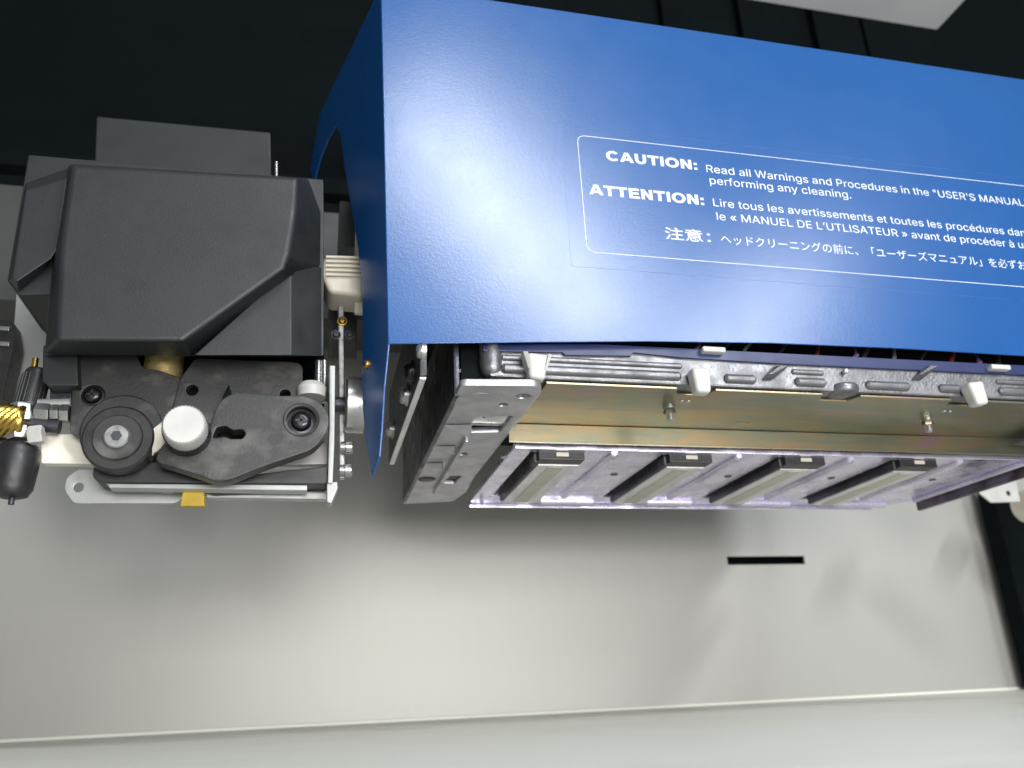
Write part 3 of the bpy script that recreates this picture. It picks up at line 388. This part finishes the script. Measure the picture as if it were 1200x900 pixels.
text('notice_line', 'ヘッドクリーニングの前に、「ユーザーズマニュアル」を必ずお読み', (845, 282), (1193, 317), 13.5, YF, cv, ref='ヘッドクリーニングの前に、「ユーザーズマニュアル」を必ず', capu=1.0, bold=-.003)

# casting: front beam
YC = .438
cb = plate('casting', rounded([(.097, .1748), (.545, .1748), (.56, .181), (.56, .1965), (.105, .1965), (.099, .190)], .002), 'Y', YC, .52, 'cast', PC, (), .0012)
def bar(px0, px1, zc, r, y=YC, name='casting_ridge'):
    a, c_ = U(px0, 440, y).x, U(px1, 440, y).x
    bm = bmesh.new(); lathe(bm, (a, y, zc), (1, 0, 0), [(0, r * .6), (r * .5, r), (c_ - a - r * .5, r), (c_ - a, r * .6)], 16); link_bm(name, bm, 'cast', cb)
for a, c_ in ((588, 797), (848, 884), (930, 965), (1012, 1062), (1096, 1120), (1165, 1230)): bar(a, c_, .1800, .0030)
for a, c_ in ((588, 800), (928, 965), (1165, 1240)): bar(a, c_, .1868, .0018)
for px in (905, 1080):                               # slanting ribs
    a = U(px - 14, 447, YC); c_ = U(px + 14, 430, YC)
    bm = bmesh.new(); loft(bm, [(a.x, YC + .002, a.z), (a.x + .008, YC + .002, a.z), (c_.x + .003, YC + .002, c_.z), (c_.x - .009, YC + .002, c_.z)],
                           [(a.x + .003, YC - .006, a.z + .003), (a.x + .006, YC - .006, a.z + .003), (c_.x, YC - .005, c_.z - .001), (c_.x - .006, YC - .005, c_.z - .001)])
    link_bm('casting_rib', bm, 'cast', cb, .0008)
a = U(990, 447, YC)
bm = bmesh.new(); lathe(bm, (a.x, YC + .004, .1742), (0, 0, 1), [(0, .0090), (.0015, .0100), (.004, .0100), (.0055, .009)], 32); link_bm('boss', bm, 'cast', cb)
bm = bmesh.new(); lathe(bm, (a.x, YC - .0015, .188), (0, -1, 0), [(0, .0016), (.002, .0018), (.0025, .0012)], 20); link_bm('rivet', bm, 'steel', cb)
a = U(579, 424, YC - .004)
bm = bmesh.new(); lathe(bm, (a.x, YC + .004, .176), (0, 0, 1), [(0, .0035), (.0025, .0060), (.006, .0068), (.024, .0070)], 28); link_bm('end_pillar', bm, 'cast', cb)
bm = bmesh.new(); boxr(bm, .0812, .0985, .4445, .52, .170, .211); link_bm('corner_filler', bm, 'casing', PC, .002)  # solid block, its near-black colour stands in for the shade of a recess
# blue flange above the casting, with white tabs, and cables behind it
sp_ = [(566, 411), (660, 413), (662, 416), (740, 417), (742, 413), (800, 419), (930, 427), (1200, 439.5), (1260, 442), (1260, 432), (1200, 428), (900, 413), (700, 403), (566, 402)]
pplate('inner_flange', sp_, YC - .002, .0015, 'navy', PC, .0008, (), .0003)
for px, py in ((835, 411), (1170, 431.5)):
    a = U(px, py, YC - .004); bm = bmesh.new(); box(bm, (a.x, YC - .004, a.z), (.0155, .006, .0035)); link_bm('white_tab', bm, 'white', PC, .0012, 3)
for i in range(14):
    x = .23 + i * .021 + random.uniform(-.006, .006); y = .446 + random.uniform(0, .004)
    bm = bmesh.new(); tube(bm, [(x - .008, y + .002, .185), (x, y, .196), (x + random.uniform(.002, .012), y, .205), (x + .012, y + .003, .214)], random.uniform(.0012, .0024))
    link_bm('cable', bm, ('violet', 'black', 'greyc', 'black', 'red')[i % 5], PC)
# white push clips
def clip(px, py, tilt, wings=False):
    a = U(px, py, YC - .006); rot = Matrix.Rotation(R(tilt), 3, 'Y')
    bm = bmesh.new()
    def P(x, y, z): return Vector((a.x, YC - .0065, a.z)) + rot @ Vector((x, y, z))
    A = [P(-.0062, -.0045, .007), P(.0062, -.0045, .007), P(.0062, .006, .007), P(-.0062, .006, .007)]
    B = [P(-.0048, -.004, -.009), P(.0048, -.004, -.009), P(.0048, .005, -.009), P(-.0048, .005, -.009)]
    loft(bm, A, B); o = link_bm('clip', bm, 'white', PC, .0028, 4)
    for s in ((-1, 1) if wings else ()):
        bm = bmesh.new(); loft(bm, [P(s * .0062, -.005, .007), P(s * .0088, -.003, .0075), P(s * .0088, .004, .0075), P(s * .0062, .005, .007)],
                               [P(s * .0040, -.0045, -.003), P(s * .0056, -.0035, -.003), P(s * .0056, .004, -.003), P(s * .0040, .0045, -.003)])
        link_bm('clip_wing', bm, 'white', o, .0005)
    return o
clip(628, 430, 4, True); clip(820, 446, 0); clip(1142, 461, -8)

# zinc plated bracket: underside, flange, notches, studs
zg = .1727; yfold = .517
gx0 = UZ(641, 449, zg).x; gx1 = .545
yb = U(641, 448, .440).y
n1_ = UZ(815, 458, zg).x; n2_ = UZ(990, 462, zg).x; n3_ = UZ(1142, 466, zg).x
outl = [(gx0, yfold), (gx0, .4405)]
for nx, wd in ((n1_, .013), (n2_, .014), (n3_, .012)):
    outl += [(nx - wd, .4405), (nx - wd * .7, .450), (nx + wd * .7, .450), (nx + wd, .4405)]
outl += [(gx1, .4405), (gx1, yfold)]
gb = plate('zinc_bracket', outl, 'Z', zg, zg + .0016, 'zinc', PC, [rounded([(UZ(872, 489, zg).x, .4985), (UZ(888, 489, zg).x, .4985), (UZ(888, 489, zg).x, .5005), (UZ(872, 489, zg).x, .5005)], .0003)], .0004)
bm = bmesh.new()
loft(bm, [(gx0 - .006, yfold - .0016, zg - .0135), (gx1, yfold - .0016, zg - .0135), (gx1, yfold - .0016, zg - .0003), (gx0, yfold - .0016, zg - .0003), (gx0 - .006, yfold - .0016, zg - .005)],
     [(gx0 - .006, yfold, zg - .0135), (gx1, yfold, zg - .0135), (gx1, yfold, zg - .0003), (gx0, yfold, zg - .0003), (gx0 - .006, yfold, zg - .005)])
link_bm('bracket_flange', bm, 'zinc', gb, .0005)
for px, py in ((784, 478), (1086, 492)):
    a = UZ(px, py, zg); bm = bmesh.new()
    prof = [(0, .0042), (.001, .0042), (.0012, .0028)]
    for i in range(9): prof += [(.0014 + i * .0008, .0022), (.0018 + i * .0008, .0026)]
    prof += [(.0092, .0016)]
    lathe(bm, (a.x, a.y, zg), (0, 0, -1), prof, 20); st = link_bm('stud', bm, 'steel', gb)
    hexnut('nut', (a.x, a.y, zg - .0012), (a.x, a.y, zg - .0042), .0040, 'zinc', st)
for px, py in ((803, 470), (1110, 482)):
    a = UZ(px, py, zg)
    for dx in (-.0025, .002):
        bm = bmesh.new(); lathe(bm, (a.x + dx, a.y, zg), (0, 0, -1), [(0, .0016), (.0006, .0014), (.0008, .0006)], 14); link_bm('weld_mark', bm, 'steel', gb)

# print head plate with four heads
zh = .157; KK = .157 / .152
hx0, hx1 = .1265 * KK, .537 * KK
slots = [(a * KK, a * KK + .0385) for a, b_ in ((.1400, .1850), (.2330, .2780), (.3215, .3665), (.4155, .4605))]
hy0, hy1 = .522, .668 * KK; RX = .505 * KK
hl = [[(a, .530), (c_, .530), (c_, .660), (a, .660)] for a, c_ in slots]
hp = plate('head_plate', rounded([(hx0, hy0), (hx1, hy0), (hx1, .657), (.541, .677), (RX, hy1), (hx0 + .004, hy1), (hx0, .681)], .002), 'Z', zh, zh + .004, 'plate', PC, hl, .0006)
bm = bmesh.new(); boxr(bm, hx0, RX, hy1 - .003, hy1 - .0004, zh - .0035, zh - .0002); link_bm('rear_lip', bm, 'plate', hp, .001)
ends = [hx0 + .002] + [v for s in slots for v in s] + [.529]
for i in range(0, 10, 2):
    a, c_ = ends[i], ends[i + 1]
    if c_ - a < .006: continue
    if i == 0: a, c_ = a, c_ - .001
    bm = bmesh.new(); lathe(bm, (a + .004, .671, zh - .0012), (1, 0, 0), [(0, .0024), (.0016, .0042), (c_ - a - .0096, .0042), (c_ - a - .008, .0024)], 16); link_bm('rolled_edge', bm, 'plate', hp)
for a in (.2045, .300, .3925, .489):                 # pressed ribs between the heads
    bm = bmesh.new(); lathe(bm, (a, .528, zh + .0006), (0, 1, 0), [(0, .0024), (.003, .0040), (.124, .0040), (.130, .0024)], 16); link_bm('pressed_rib', bm, 'plate', hp)
    bm = bmesh.new(); lathe(bm, (a + .02, .585, zh - .0006), (0, 0, 1), [(0, .0026), (.0004, .003), (.0006, .003)], 20); link_bm('dowel', bm, 'castdark', hp)
a = UZ(591, 536, zh); bm = bmesh.new(); lathe(bm, (a.x, a.y, zh - .0006), (0, 0, 1), [(0, .0022), (.0006, .0028), (.0008, .0028)], 20); link_bm('dowel', bm, 'steel', hp)
bm = bmesh.new()
loft(bm, [(hx1 - .004, .42, zh - .010), (hx1 + .001, .42, zh - .010), (hx1 + .001, .42, zh + .012), (hx1 - .004, .42, zh + .012)],
     [(hx1 - .004, .661, zh - .010), (hx1 + .001, .661, zh - .010), (hx1 + .001, .661, zh + .003), (hx1 - .004, .661, zh + .003)])
link_bm('side_rim', bm, 'stain', hp, .0012)
bm = bmesh.new(); cyl(bm, (hx1 - .010, .50, zh - .0016), (hx1 - .010, .655, zh - .0016), .0022, 12); link_bm('rolled_edge', bm, 'plate', hp)
bm = bmesh.new(); boxr(bm, hx1 - .030, hx1 - .0045, .40, .512, zh + .0085, zh + .0105); link_bm('rim_step', bm, 'cast', hp, .0006)
for a, c_ in slots:
    x0, x1 = a + .0060, c_ - .0008
    bm = bmesh.new(); boxr(bm, x0, x1, .532, .658, zh - .0050, zh + .018)
    hd = link_bm('print_head', bm, 'castdark', PC, .0008)
    bm = bmesh.new(); boxr(bm, x0 + .0015, x1 - .001, .5405, .657, zh - .0062, zh - .0051); link_bm('nozzle_plate', bm, 'nozzle', hd, .0003)
    bm = bmesh.new(); boxr(bm, x0 + .010, x1 - .010, .544, .653, zh - .0066, zh - .0062); link_bm('nozzle_strip', bm, 'film', hd, .0001)
    bm = bmesh.new(); boxr(bm, x0 - .001, x1, .528, .540, zh - .0056, zh + .003); link_bm('head_clamp', bm, 'black', hd, .0008)
    bm = bmesh.new(); boxr(bm, x0 + .011, x0 + .020, .5268, .5279, zh - .0035, zh - .0006); link_bm('clamp_tab', bm, 'film', hd, .0004)
    bm = bmesh.new(); boxr(bm, x0 - .0035, x0 - .0002, .533, .545, zh - .0065, zh + .004); link_bm('clamp_pad', bm, 'black', hd, .0012)

# foot of the casting on the left, with holes and gussets
zf = .1632
fo = xy([(540, 452), (629, 452.5), (636, 459), (604, 500), (556, 560), (547, 577), (531, 588), (470, 591), (478, 575), (498, 545), (520, 495)], zf)
fo[0] = (.0775, fo[0][1]); 
for i in (7, 8, 9, 10): fo[i] = (.0775 if i in (7,) else .0785, fo[i][1])
def hz(*q): return rounded(xy(q, zf), .0015, 4)
def hc(px, py, r): p = UZ(px, py, zf); return circle(p.x, p.y, r)
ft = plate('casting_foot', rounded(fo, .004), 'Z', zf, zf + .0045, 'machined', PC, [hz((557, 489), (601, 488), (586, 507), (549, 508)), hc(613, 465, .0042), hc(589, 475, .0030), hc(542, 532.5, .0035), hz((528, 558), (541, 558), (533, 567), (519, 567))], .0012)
bm = bmesh.new(); boxr(bm, .078, .128, .445, .70, zf + .016, zf + .018); link_bm('foot_backing', bm, 'castdark', ft)
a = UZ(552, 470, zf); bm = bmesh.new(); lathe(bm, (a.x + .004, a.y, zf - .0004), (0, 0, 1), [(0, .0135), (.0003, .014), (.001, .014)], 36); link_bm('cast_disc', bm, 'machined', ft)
a = UZ(575, 500, zf); bm = bmesh.new(); boxr(bm, a.x - .016, a.x + .018, a.y + .002, a.y + .008, zf + .003, zf + .009); link_bm('recess_step', bm, 'steel', ft, .001)
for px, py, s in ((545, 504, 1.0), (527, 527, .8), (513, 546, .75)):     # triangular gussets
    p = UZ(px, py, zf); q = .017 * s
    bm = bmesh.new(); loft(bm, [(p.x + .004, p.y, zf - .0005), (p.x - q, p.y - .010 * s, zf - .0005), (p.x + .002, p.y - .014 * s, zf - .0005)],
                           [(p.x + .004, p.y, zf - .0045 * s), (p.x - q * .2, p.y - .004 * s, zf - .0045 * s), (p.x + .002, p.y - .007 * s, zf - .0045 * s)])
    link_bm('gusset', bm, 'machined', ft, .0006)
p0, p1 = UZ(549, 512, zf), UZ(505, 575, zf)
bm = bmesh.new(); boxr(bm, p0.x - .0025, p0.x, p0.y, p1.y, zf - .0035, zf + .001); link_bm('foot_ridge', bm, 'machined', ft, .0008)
bm = bmesh.new(); lathe(bm, tuple(UZ(500, 563, zf - .001)), (0, 0, 1), [(0, .006), (.002, .0085), (.004, .0085)], 20); link_bm('ink_lump', bm, 'stain', ft)
bm = bmesh.new(); boxr(bm, .0765, .0800, .440, .712, zf - .0005, .225); link_bm('casting_wall', bm, 'castdark', PC, .0012)
bm = bmesh.new(); boxr(bm, .0562, .0602, .434, .622, .1722, .230); dpl = link_bm('dark_side_plate', bm, 'black', PC, .0006)
bm = bmesh.new(); boxr(bm, .0564, .0600, .436, .618, .1705, .1720); link_bm('plate_edge', bm, 'nozzle', dpl, .0004)
for px, py in ((497, 412), (478, 463), (461, 503), (484, 436)):
    a = UX(px, py, .0562); screw(dpl, a + Vector((-.0016, 0, 0)), (-1, 0, 0), .0058 if py > 420 else .0040, 'steel' if py != 436 else 'oxide')
# latch and coupling solenoid reaching towards the cutter carriage
a = U(404, 322, .52)
bm = bmesh.new(); loft(bm, [U(379, 300, .50), U(424, 300, .50), U(429, 326, .50), U(426, 346, .50), U(386, 342, .50), U(377, 322, .50)],
                       [U(379, 300, .50) + Vector((0, .03, 0)), U(424, 300, .50) + Vector((0, .03, 0)), U(429, 326, .50) + Vector((0, .03, 0)), U(426, 346, .50) + Vector((0, .03, 0)), U(386, 342, .50) + Vector((0, .03, 0)), U(377, 322, .50) + Vector((0, .03, 0))])
lt = link_bm('latch', bm, 'ivory', PC, .004, 4)
for i in range(5):
    p, q = U(382, 301 + i * 5.2, .4985), U(423, 302 + i * 5.2, .4985)
    bm = bmesh.new(); cyl(bm, p, q, .0010, 10); link_bm('grip_ridge', bm, 'ivory', lt)
bm = bmesh.new(); p, q = U(418, 262, .51), U(429, 366, .51); boxr(bm, p.x, q.x, .512, .516, q.z, p.z); link_bm('latch_arm', bm, 'ivory', lt, .001)
p = U(405, 465, .50)
bm = bmesh.new(); q = U(428, 465, .50)
lathe(bm, (p.x, .515, p.z), (1, 0, 0), [(0, .016), (.0015, .0182), (q.x - p.x, .0182)], 40); sol = link_bm('coupling_magnet', bm, 'steel', PC)
bm = bmesh.new(); lathe(bm, (p.x - .006, .515, p.z), (1, 0, 0), [(0, .005), (.006, .005)], 20); link_bm('magnet_core', bm, 'castdark', sol)

# ================================================================== cutter carriage on the left
YB, YP = .455, .50
CC = thing('cutter_carriage', tuple(U(230, 588, .51)), 'smaller dark grey cutting carriage with a black wheel and a white thumb knob', 'cutter carriage')
# rear frame plate of the cover
bm = bmesh.new()
loft(bm, [U(*q, .485) for q in ((33, 181), (379, 210), (379.5, 250), (379.5, 417), (52, 416), (56, 345), (22, 346), (8, 328))],
     [U(*q, .485) + Vector((0, .07, 0)) for q in ((33, 181), (379, 210), (379.5, 250), (379.5, 352), (54, 351), (56, 345), (22, 340), (8, 328))])
cvr = link_bm('cover_shell', bm, 'dark', CC, .0012)
bm = bmesh.new()
ff = [(84, 193), (349, 208), (346, 250), (338, 298), (333, 315), (214, 400), (66, 399), (71, 288)]
bk = [(80, 192), (362, 209), (377, 250), (377, 311), (350, 330), (225, 419), (52, 415), (62, 300)]
loft(bm, [U(*q, YB) for q in ff], [U(*q, .4845) for q in bk]); link_bm('cover_front', bm, 'dark', cvr, .0030, 4)
bm = bmesh.new()
loft(bm, [U(*q, .470) for q in ((341, 314), (341, 416), (228, 416))], [U(*q, .4846) for q in ((377, 312), (377, 417.5), (222, 417.5))]); link_bm('cover_recess', bm, 'dark', cvr, .0008)
bm = bmesh.new()
loft(bm, [U(*q, .474) for q in ((79, 208), (68, 290), (60, 303), (20, 330), (14, 326), (30, 223))], [U(*q, .4846) for q in ((82, 196), (70, 292), (60, 306), (22, 343), (9, 328), (30, 214))]); link_bm('cover_wing', bm, 'dark', cvr, .0012)
bm = bmesh.new(); A = [U(*q, .575) for q in ((113, 136), (317, 155), (318, 215), (110, 215))]
loft(bm, A, [p + Vector((0, .06, 0)) for p in A]); link_bm('motor_housing', bm, 'dark', CC, .0015)
bm = bmesh.new(); p, q = U(324, 190, .56), U(324, 215, .56); cyl(bm, p, q, .0012, 12); link_bm('housing_pin', bm, 'steel', CC)
bm = bmesh.new(); A = [U(*q, .492) for q in ((50, 404), (90, 404), (92, 452), (56, 452), (49, 446))]
loft(bm, A, [p + Vector((0, .03, 0)) for p in A]); link_bm('side_block', bm, 'dark', CC, .0012)
bm = bmesh.new(); A = [U(*q, .505) for q in ((58, 452), (84, 452), (84, 476), (58, 476))]; loft(bm, A, [p + Vector((0, .03, 0)) for p in A]); link_bm('spacer', bm, 'castdark', CC, .001)

# base bracket in cream
pplate('base_bracket', [(48, 509), (108, 508), (250, 512), (375, 516), (386, 524), (386, 548), (300, 546), (48, 543)], .512, .007, 'cream', CC, .001)
bm = bmesh.new(); A = [U(*q, .506) for q in ((330, 530), (384, 519), (384, 544), (330, 545))]; loft(bm, A, [p + Vector((0, .005, 0)) for p in A]); link_bm('bracket_block', bm, 'white', CC, .001)
# left and right mounting plates
pplate('backing_plate', [(86, 385), (380, 385), (380, 505), (92, 505)], .534, .004, 'casing', CC, .001)
ml = pplate('mounting_plate', [(90, 413), (160, 414.5), (166, 430), (188, 434), (214, 443), (206, 480), (196, 520), (150, 530), (110, 520), (81, 507), (84, 460)], YP, .008, 'scuffed', CC, .003, [(109, 463, 12.5)], .0008)
mr = pplate('mounting_plate', [(229, 419), (349, 424), (355, 430), (354, 500), (330, 530), (250, 540), (205, 530), (196, 500), (211, 443)], YP - .002, .008, 'scuffed', CC, .003, [(225, 457, 6.5), (334, 462, 6)], .0008)
a = U(109, 464, YP + .003); screw(ml, a, (0, -1, 0), .0050, 'oxide')
bm = bmesh.new(); lathe(bm, (U(109, 463, YP).x, YP + .0062, U(109, 463, YP).z), (0, 1, 0), [(0, .0075), (.001, .0075)], 28); link_bm('screw_seat', bm, 'black', ml)
for px, py, r in ((225, 457, .0045), (334, 462, .004)):
    a = U(px, py, YP); bm = bmesh.new(); lathe(bm, (a.x, YP + .0066, a.z), (0, 1, 0), [(0, r), (.001, r)], 20); link_bm('hole_bottom', bm, 'casing', mr)
# raised boss ring behind the wheel
a = U(143, 506, YP - .003)
bm = bmesh.new(); lathe(bm, (a.x, YP - .004, a.z), (0, 1, 0), [(0, .0215), (.0008, .0224), (.006, .0224)], 48); link_bm('wheel_boss', bm, 'scuffed', CC)
# brass shaft
p0, p1 = U(193, 412, .512), U(191, 446, .512)
bm = bmesh.new(); lathe(bm, p0 + Vector((0, .002, .015)), (0, 0, -1), [(0, .0115), (.04, .0115)], 32); link_bm('brass_shaft', bm, 'shaft', CC)
# wheel
a = U(138, 513, .478); wd = Vector((0, 1, 0))
bm = bmesh.new(); lathe(bm, (a.x, .478, a.z), wd, [(0, .0130), (0, .0177), (.0010, .0188), (.010, .0188), (.0112, .0178), (.018, .0178)], 56)
wh = link_bm('wheel', bm, 'black', CC)
bm = bmesh.new(); lathe(bm, (a.x, .4765, a.z), wd, [(0, .0108), (0, .0124), (.0009, .0131), (.0015, .0131)], 48); link_bm('wheel_hub', bm, 'scuffed', wh)
bm = bmesh.new(); lathe(bm, (a.x, .4742, a.z), wd, [(0, .0032), (0, .0060), (.0006, .0067), (.0030, .0070)], 36); bo = link_bm('hub_bolt', bm, 'steel', wh)
bm = bmesh.new(); lathe(bm, (a.x, .4738, a.z), wd, [(0, .0030), (.002, .0030)], 6); link_bm('hex_socket', bm, 'castdark', bo)
# lever
lv = pplate('lever', [(256, 470), (276, 458), (329, 464), (353, 462), (376, 471), (387, 488), (383, 508), (367, 527), (313, 545), (268, 563), (253, 564), (207, 548), (178, 541), (196, 512), (240, 512)], .474, .012, 'scuffed', CC, .006,
            [[(249, 513), (254, 501), (264, 499), (272, 504), (284, 503), (288, 508), (284, 514), (270, 514), (262, 511)], (353, 492, 18)], .0010)
lh = U(353, 492, .474)
bm = bmesh.new(); lathe(bm, (lh.x, .480, lh.z), (0, 1, 0), [(0, .0090), (.003, .0090)], 32); link_bm('lever_seat', bm, 'black', lv)
bm = bmesh.new(); d, n = Vector((0, 1, 0)), 40
for i in range(n):
    a0, a1 = 2 * math.pi * i / n, 2 * math.pi * (i + 1) / n
    q = [Vector((lh.x + r * math.cos(t), y, lh.z + r * math.sin(t))) for (r, y) in ((.0084, .4738), (.0098, .4732), (.0104, .4740), (.0084, .4800)) for t in (a0, a1)]
    vs = [bm.verts.new(p) for p in q]
    for j in (0, 2, 4): bm.faces.new([vs[j], vs[j + 1], vs[j + 3], vs[j + 2]])
    bm.faces.new([vs[6], vs[7], vs[1], vs[0]])
link_bm('lever_ring', bm, 'scuffed', lv)
screw(lv, (lh.x, .4785, lh.z), (0, -1, 0), .0058, 'oxide')
# dark slit and the arm above the lever
pplate('upper_arm', [(268, 450), (272, 462), (256, 515), (248, 514), (262, 462)], .4905, .003, 'casing', CC, .0008)
pplate('lever_arm', [(110, 545), (190, 540), (260, 560), (330, 552), (384, 546), (384, 567), (115, 565), (108, 558)], .492, .02, 'black', CC, .002)
pplate('steel_strip', [(124, 566.5), (360, 568), (360, 575), (128, 571.5)], .494, .010, 'lightgrey', CC, .0006)
pplate('base_plate', [(92, 549), (240, 552), (232, 568), (206, 590), (86, 590), (75, 574), (77, 560)], .514, .003, 'lightgrey', CC, .003, [(92, 571, 5.2), [(188, 572), (208, 572), (203, 579), (190, 578)]], .0006)
pplate('base_plate', [(240, 577), (300, 574), (388, 577), (389, 588), (380, 585), (242, 583)], .508, .008, 'lightgrey', CC, .0008)
pplate('base_bar', [(200, 565), (378, 568), (340, 577), (250, 580)], .505, .01, 'black', CC, .0008)
pplate('yellow_tab', [(214, 576), (239, 574), (240, 593), (211, 593)], .502, .005, 'yellow', CC, .0012)
# thumb knob
a = U(215, 497, .448)
kb = knurl('thumb_knob', (a.x, .462, a.z), (0, -1, 0), .0113, .014, 'white', CC, 36, .03, .10)
bm = bmesh.new(); a2 = U(216, 500, .462); lathe(bm, (a2.x + .0005, .4625, a2.z - .001), (0, 1, 0), [(0, .0122), (.018, .0128), (.026, .0150)], 40); link_bm('knob_collar', bm, 'black', kb)
pplate('tension_strip', [(178, 503), (191, 493), (198, 520), (178, 534)], .479, .0015, 'ivory', CC, .0004)
# right end bracket, roller and pins
pplate('end_bracket', [(386, 428), (393, 428), (392, 520), (390, 566), (384, 566), (386, 500)], .488, .03, 'lightgrey', CC, .0006)
pplate('end_bracket_foot', [(383, 566), (395, 564), (396, 572), (388, 590), (383, 588)], .490, .012, 'lightgrey', CC, .0006)
bm = bmesh.new(); lathe(bm, U(365, 466, .497), (0, 0, 1), [(0, .0085), (.006, .0090), (.009, .0070), (.010, .003)], 28); link_bm('white_roller', bm, 'white', CC)
for px in (373, 380):
    bm = bmesh.new(); cyl(bm, U(px, 423, .506), U(px, 472, .506), .0022, 14); link_bm('guide_pin', bm, 'steel', CC)
rd = pplate('coupling_strip', [(396, 345), (403, 345), (404, 560), (398, 560)], .520, .006, 'steel', CC, .0006)
for px, py in ((394, 392), (410, 392), (401, 376)): screw(rd, U(px, py, .5195), (0, -1, 0), .0026, 'castdark' if px != 401 else 'brass')
pplate('rail_foot', [(385, 352), (418, 352), (418, 420), (385, 420)], .56, .004, 'rail', CC, .001)
for px, py in ((405, 524), (404, 551)):
    p = U(px - 6, py, .515); bm = bmesh.new(); lathe(bm, p, (1, 0, 0), [(0, .0034), (.003, .0036), (.0034, .0044), (.007, .0044), (.0078, .0034)], 20); link_bm('end_screw', bm, 'steel', CC)
bm = bmesh.new(); p, q = U(398, 235, .60), U(416, 290, .60); boxr(bm, p.x, q.x, .60, .62, q.z, p.z); link_bm('rear_post', bm, 'rail', CC, .001)

# fittings at the far left of the cutter carriage
bm = bmesh.new(); p = U(32, 482, .51); lathe(bm, p, (.10, 0, 1), [(0, .0060), (.002, .0073), (.012, .0075), (.024, .0070), (.0262, .0057)], 30); kn = link_bm('black_knob', bm, 'black', CC)
for i in range(18):
    t = 2 * math.pi * i / 18; dx, dy = .0073 * math.cos(t), .0073 * math.sin(t)
    bm = bmesh.new(); cyl(bm, p + Vector((dx + .0003, dy, .004)), p + Vector((dx * .97 + .0018, dy * .97, .0225)), .0006, 8); link_bm('knob_rib', bm, 'black', kn)
bm = bmesh.new(); q = U(42, 420, .512); cyl(bm, q, q - Vector((0, 0, .008)), .0018, 14); link_bm('knob_stem', bm, 'brass', kn)
bm = bmesh.new(); p = U(24, 522, .505); lathe(bm, p, (-.04, 0, -1), [(0, .0092), (.003, .0112), (.012, .0116), (.025, .0110), (.0290, .0090), (.0305, .005)], 36); lk = link_bm('black_knob', bm, 'black', CC)
bm = bmesh.new(); q = U(14, 584, .505); cyl(bm, q + Vector((0, 0, .003)), q - Vector((0, 0, .0035)), .0016, 12); link_bm('knob_stem', bm, 'castdark', lk)
bm = bmesh.new(); d, u, v = frame((1, 0, -.03)); rings = []; o_ = U(-16, 492, .50); n = 52
for k in range(25):
    h = .0205 * k / 24; e = .86 if k in (0, 24) else .95 if k in (1, 23) else 1
    rings.append([bm.verts.new(o_ + d * h + (u * math.cos(2 * math.pi * i / n) + v * math.sin(2 * math.pi * i / n)) * .0098 * e * (1 - (.055 if (i + k) % 4 < 2 else 0) * (0 < k < 24))) for i in range(n)])
for a_, c_ in zip(rings, rings[1:]):
    for i in range(n): face_safe(bm, [a_[i], a_[(i + 1) % n], c_[(i + 1) % n], c_[i]])
face_safe(bm, rings[0][::-1]); face_safe(bm, rings[-1]); link_bm('brass_knob', bm, 'brass', CC)
hexnut('hex_nut', U(25, 474, .50), U(25, 494, .50), .0062, 'steel', CC)
hexnut('hex_nut', U(21, 500, .50), U(21, 515, .50), .0060, 'steel', CC)
hexnut('hex_nut', U(42, 483, .505), U(59, 484, .505), .0056, 'steel', CC)
hexnut('hex_nut', U(60, 484, .505), U(70, 484, .505), .0050, 'steel', CC)
hexnut('hex_nut', U(71, 485, .505), U(82, 485, .505), .0056, 'steel', CC)
hexnut('hex_nut', U(34, 511, .497), U(51, 509, .497), .0056, 'white', CC)
bm = bmesh.new(); cyl(bm, U(10, 493, .505), U(70, 501, .505), .0040, 16); link_bm('air_pipe', bm, 'castdark', CC)
bm = bmesh.new(); cyl(bm, U(45, 474, .507), U(84, 473, .507), .0032, 16); link_bm('steel_pin', bm, 'lightgrey', CC)
bm = bmesh.new(); tube(bm, [U(-20, 528, .512), U(5, 518, .512), U(22, 511, .512), U(40, 508, .512)], .0038); link_bm('air_hose', bm, 'castdark', CC)
# pale frame upright behind, and the black block at the left edge
fu = thing('frame_upright', tuple(U(30, 470, .60)), 'pale upright metal plate at the left edge behind the cutting carriage', 'upright')
pplate('upright_plate', [(20, 330), (66, 330), (62, 500), (8, 500)], .60, .004, 'lightgrey', fu, .001)
bb = thing('cable_block', tuple(U(6, 460, .56)), 'black block with small notches at the left edge of the picture', 'block')
pplate('block_body', [(-60, 372), (14, 375), (17, 400), (8, 440), (3, 466), (-60, 470)], .575, .02, 'black', bb, .001)
for py in (386, 404):
    bm = bmesh.new(); p = U(6, py, .573); box(bm, p, (.006, .004, .003)); link_bm('block_clip', bm, 'steel', bb, .0006)
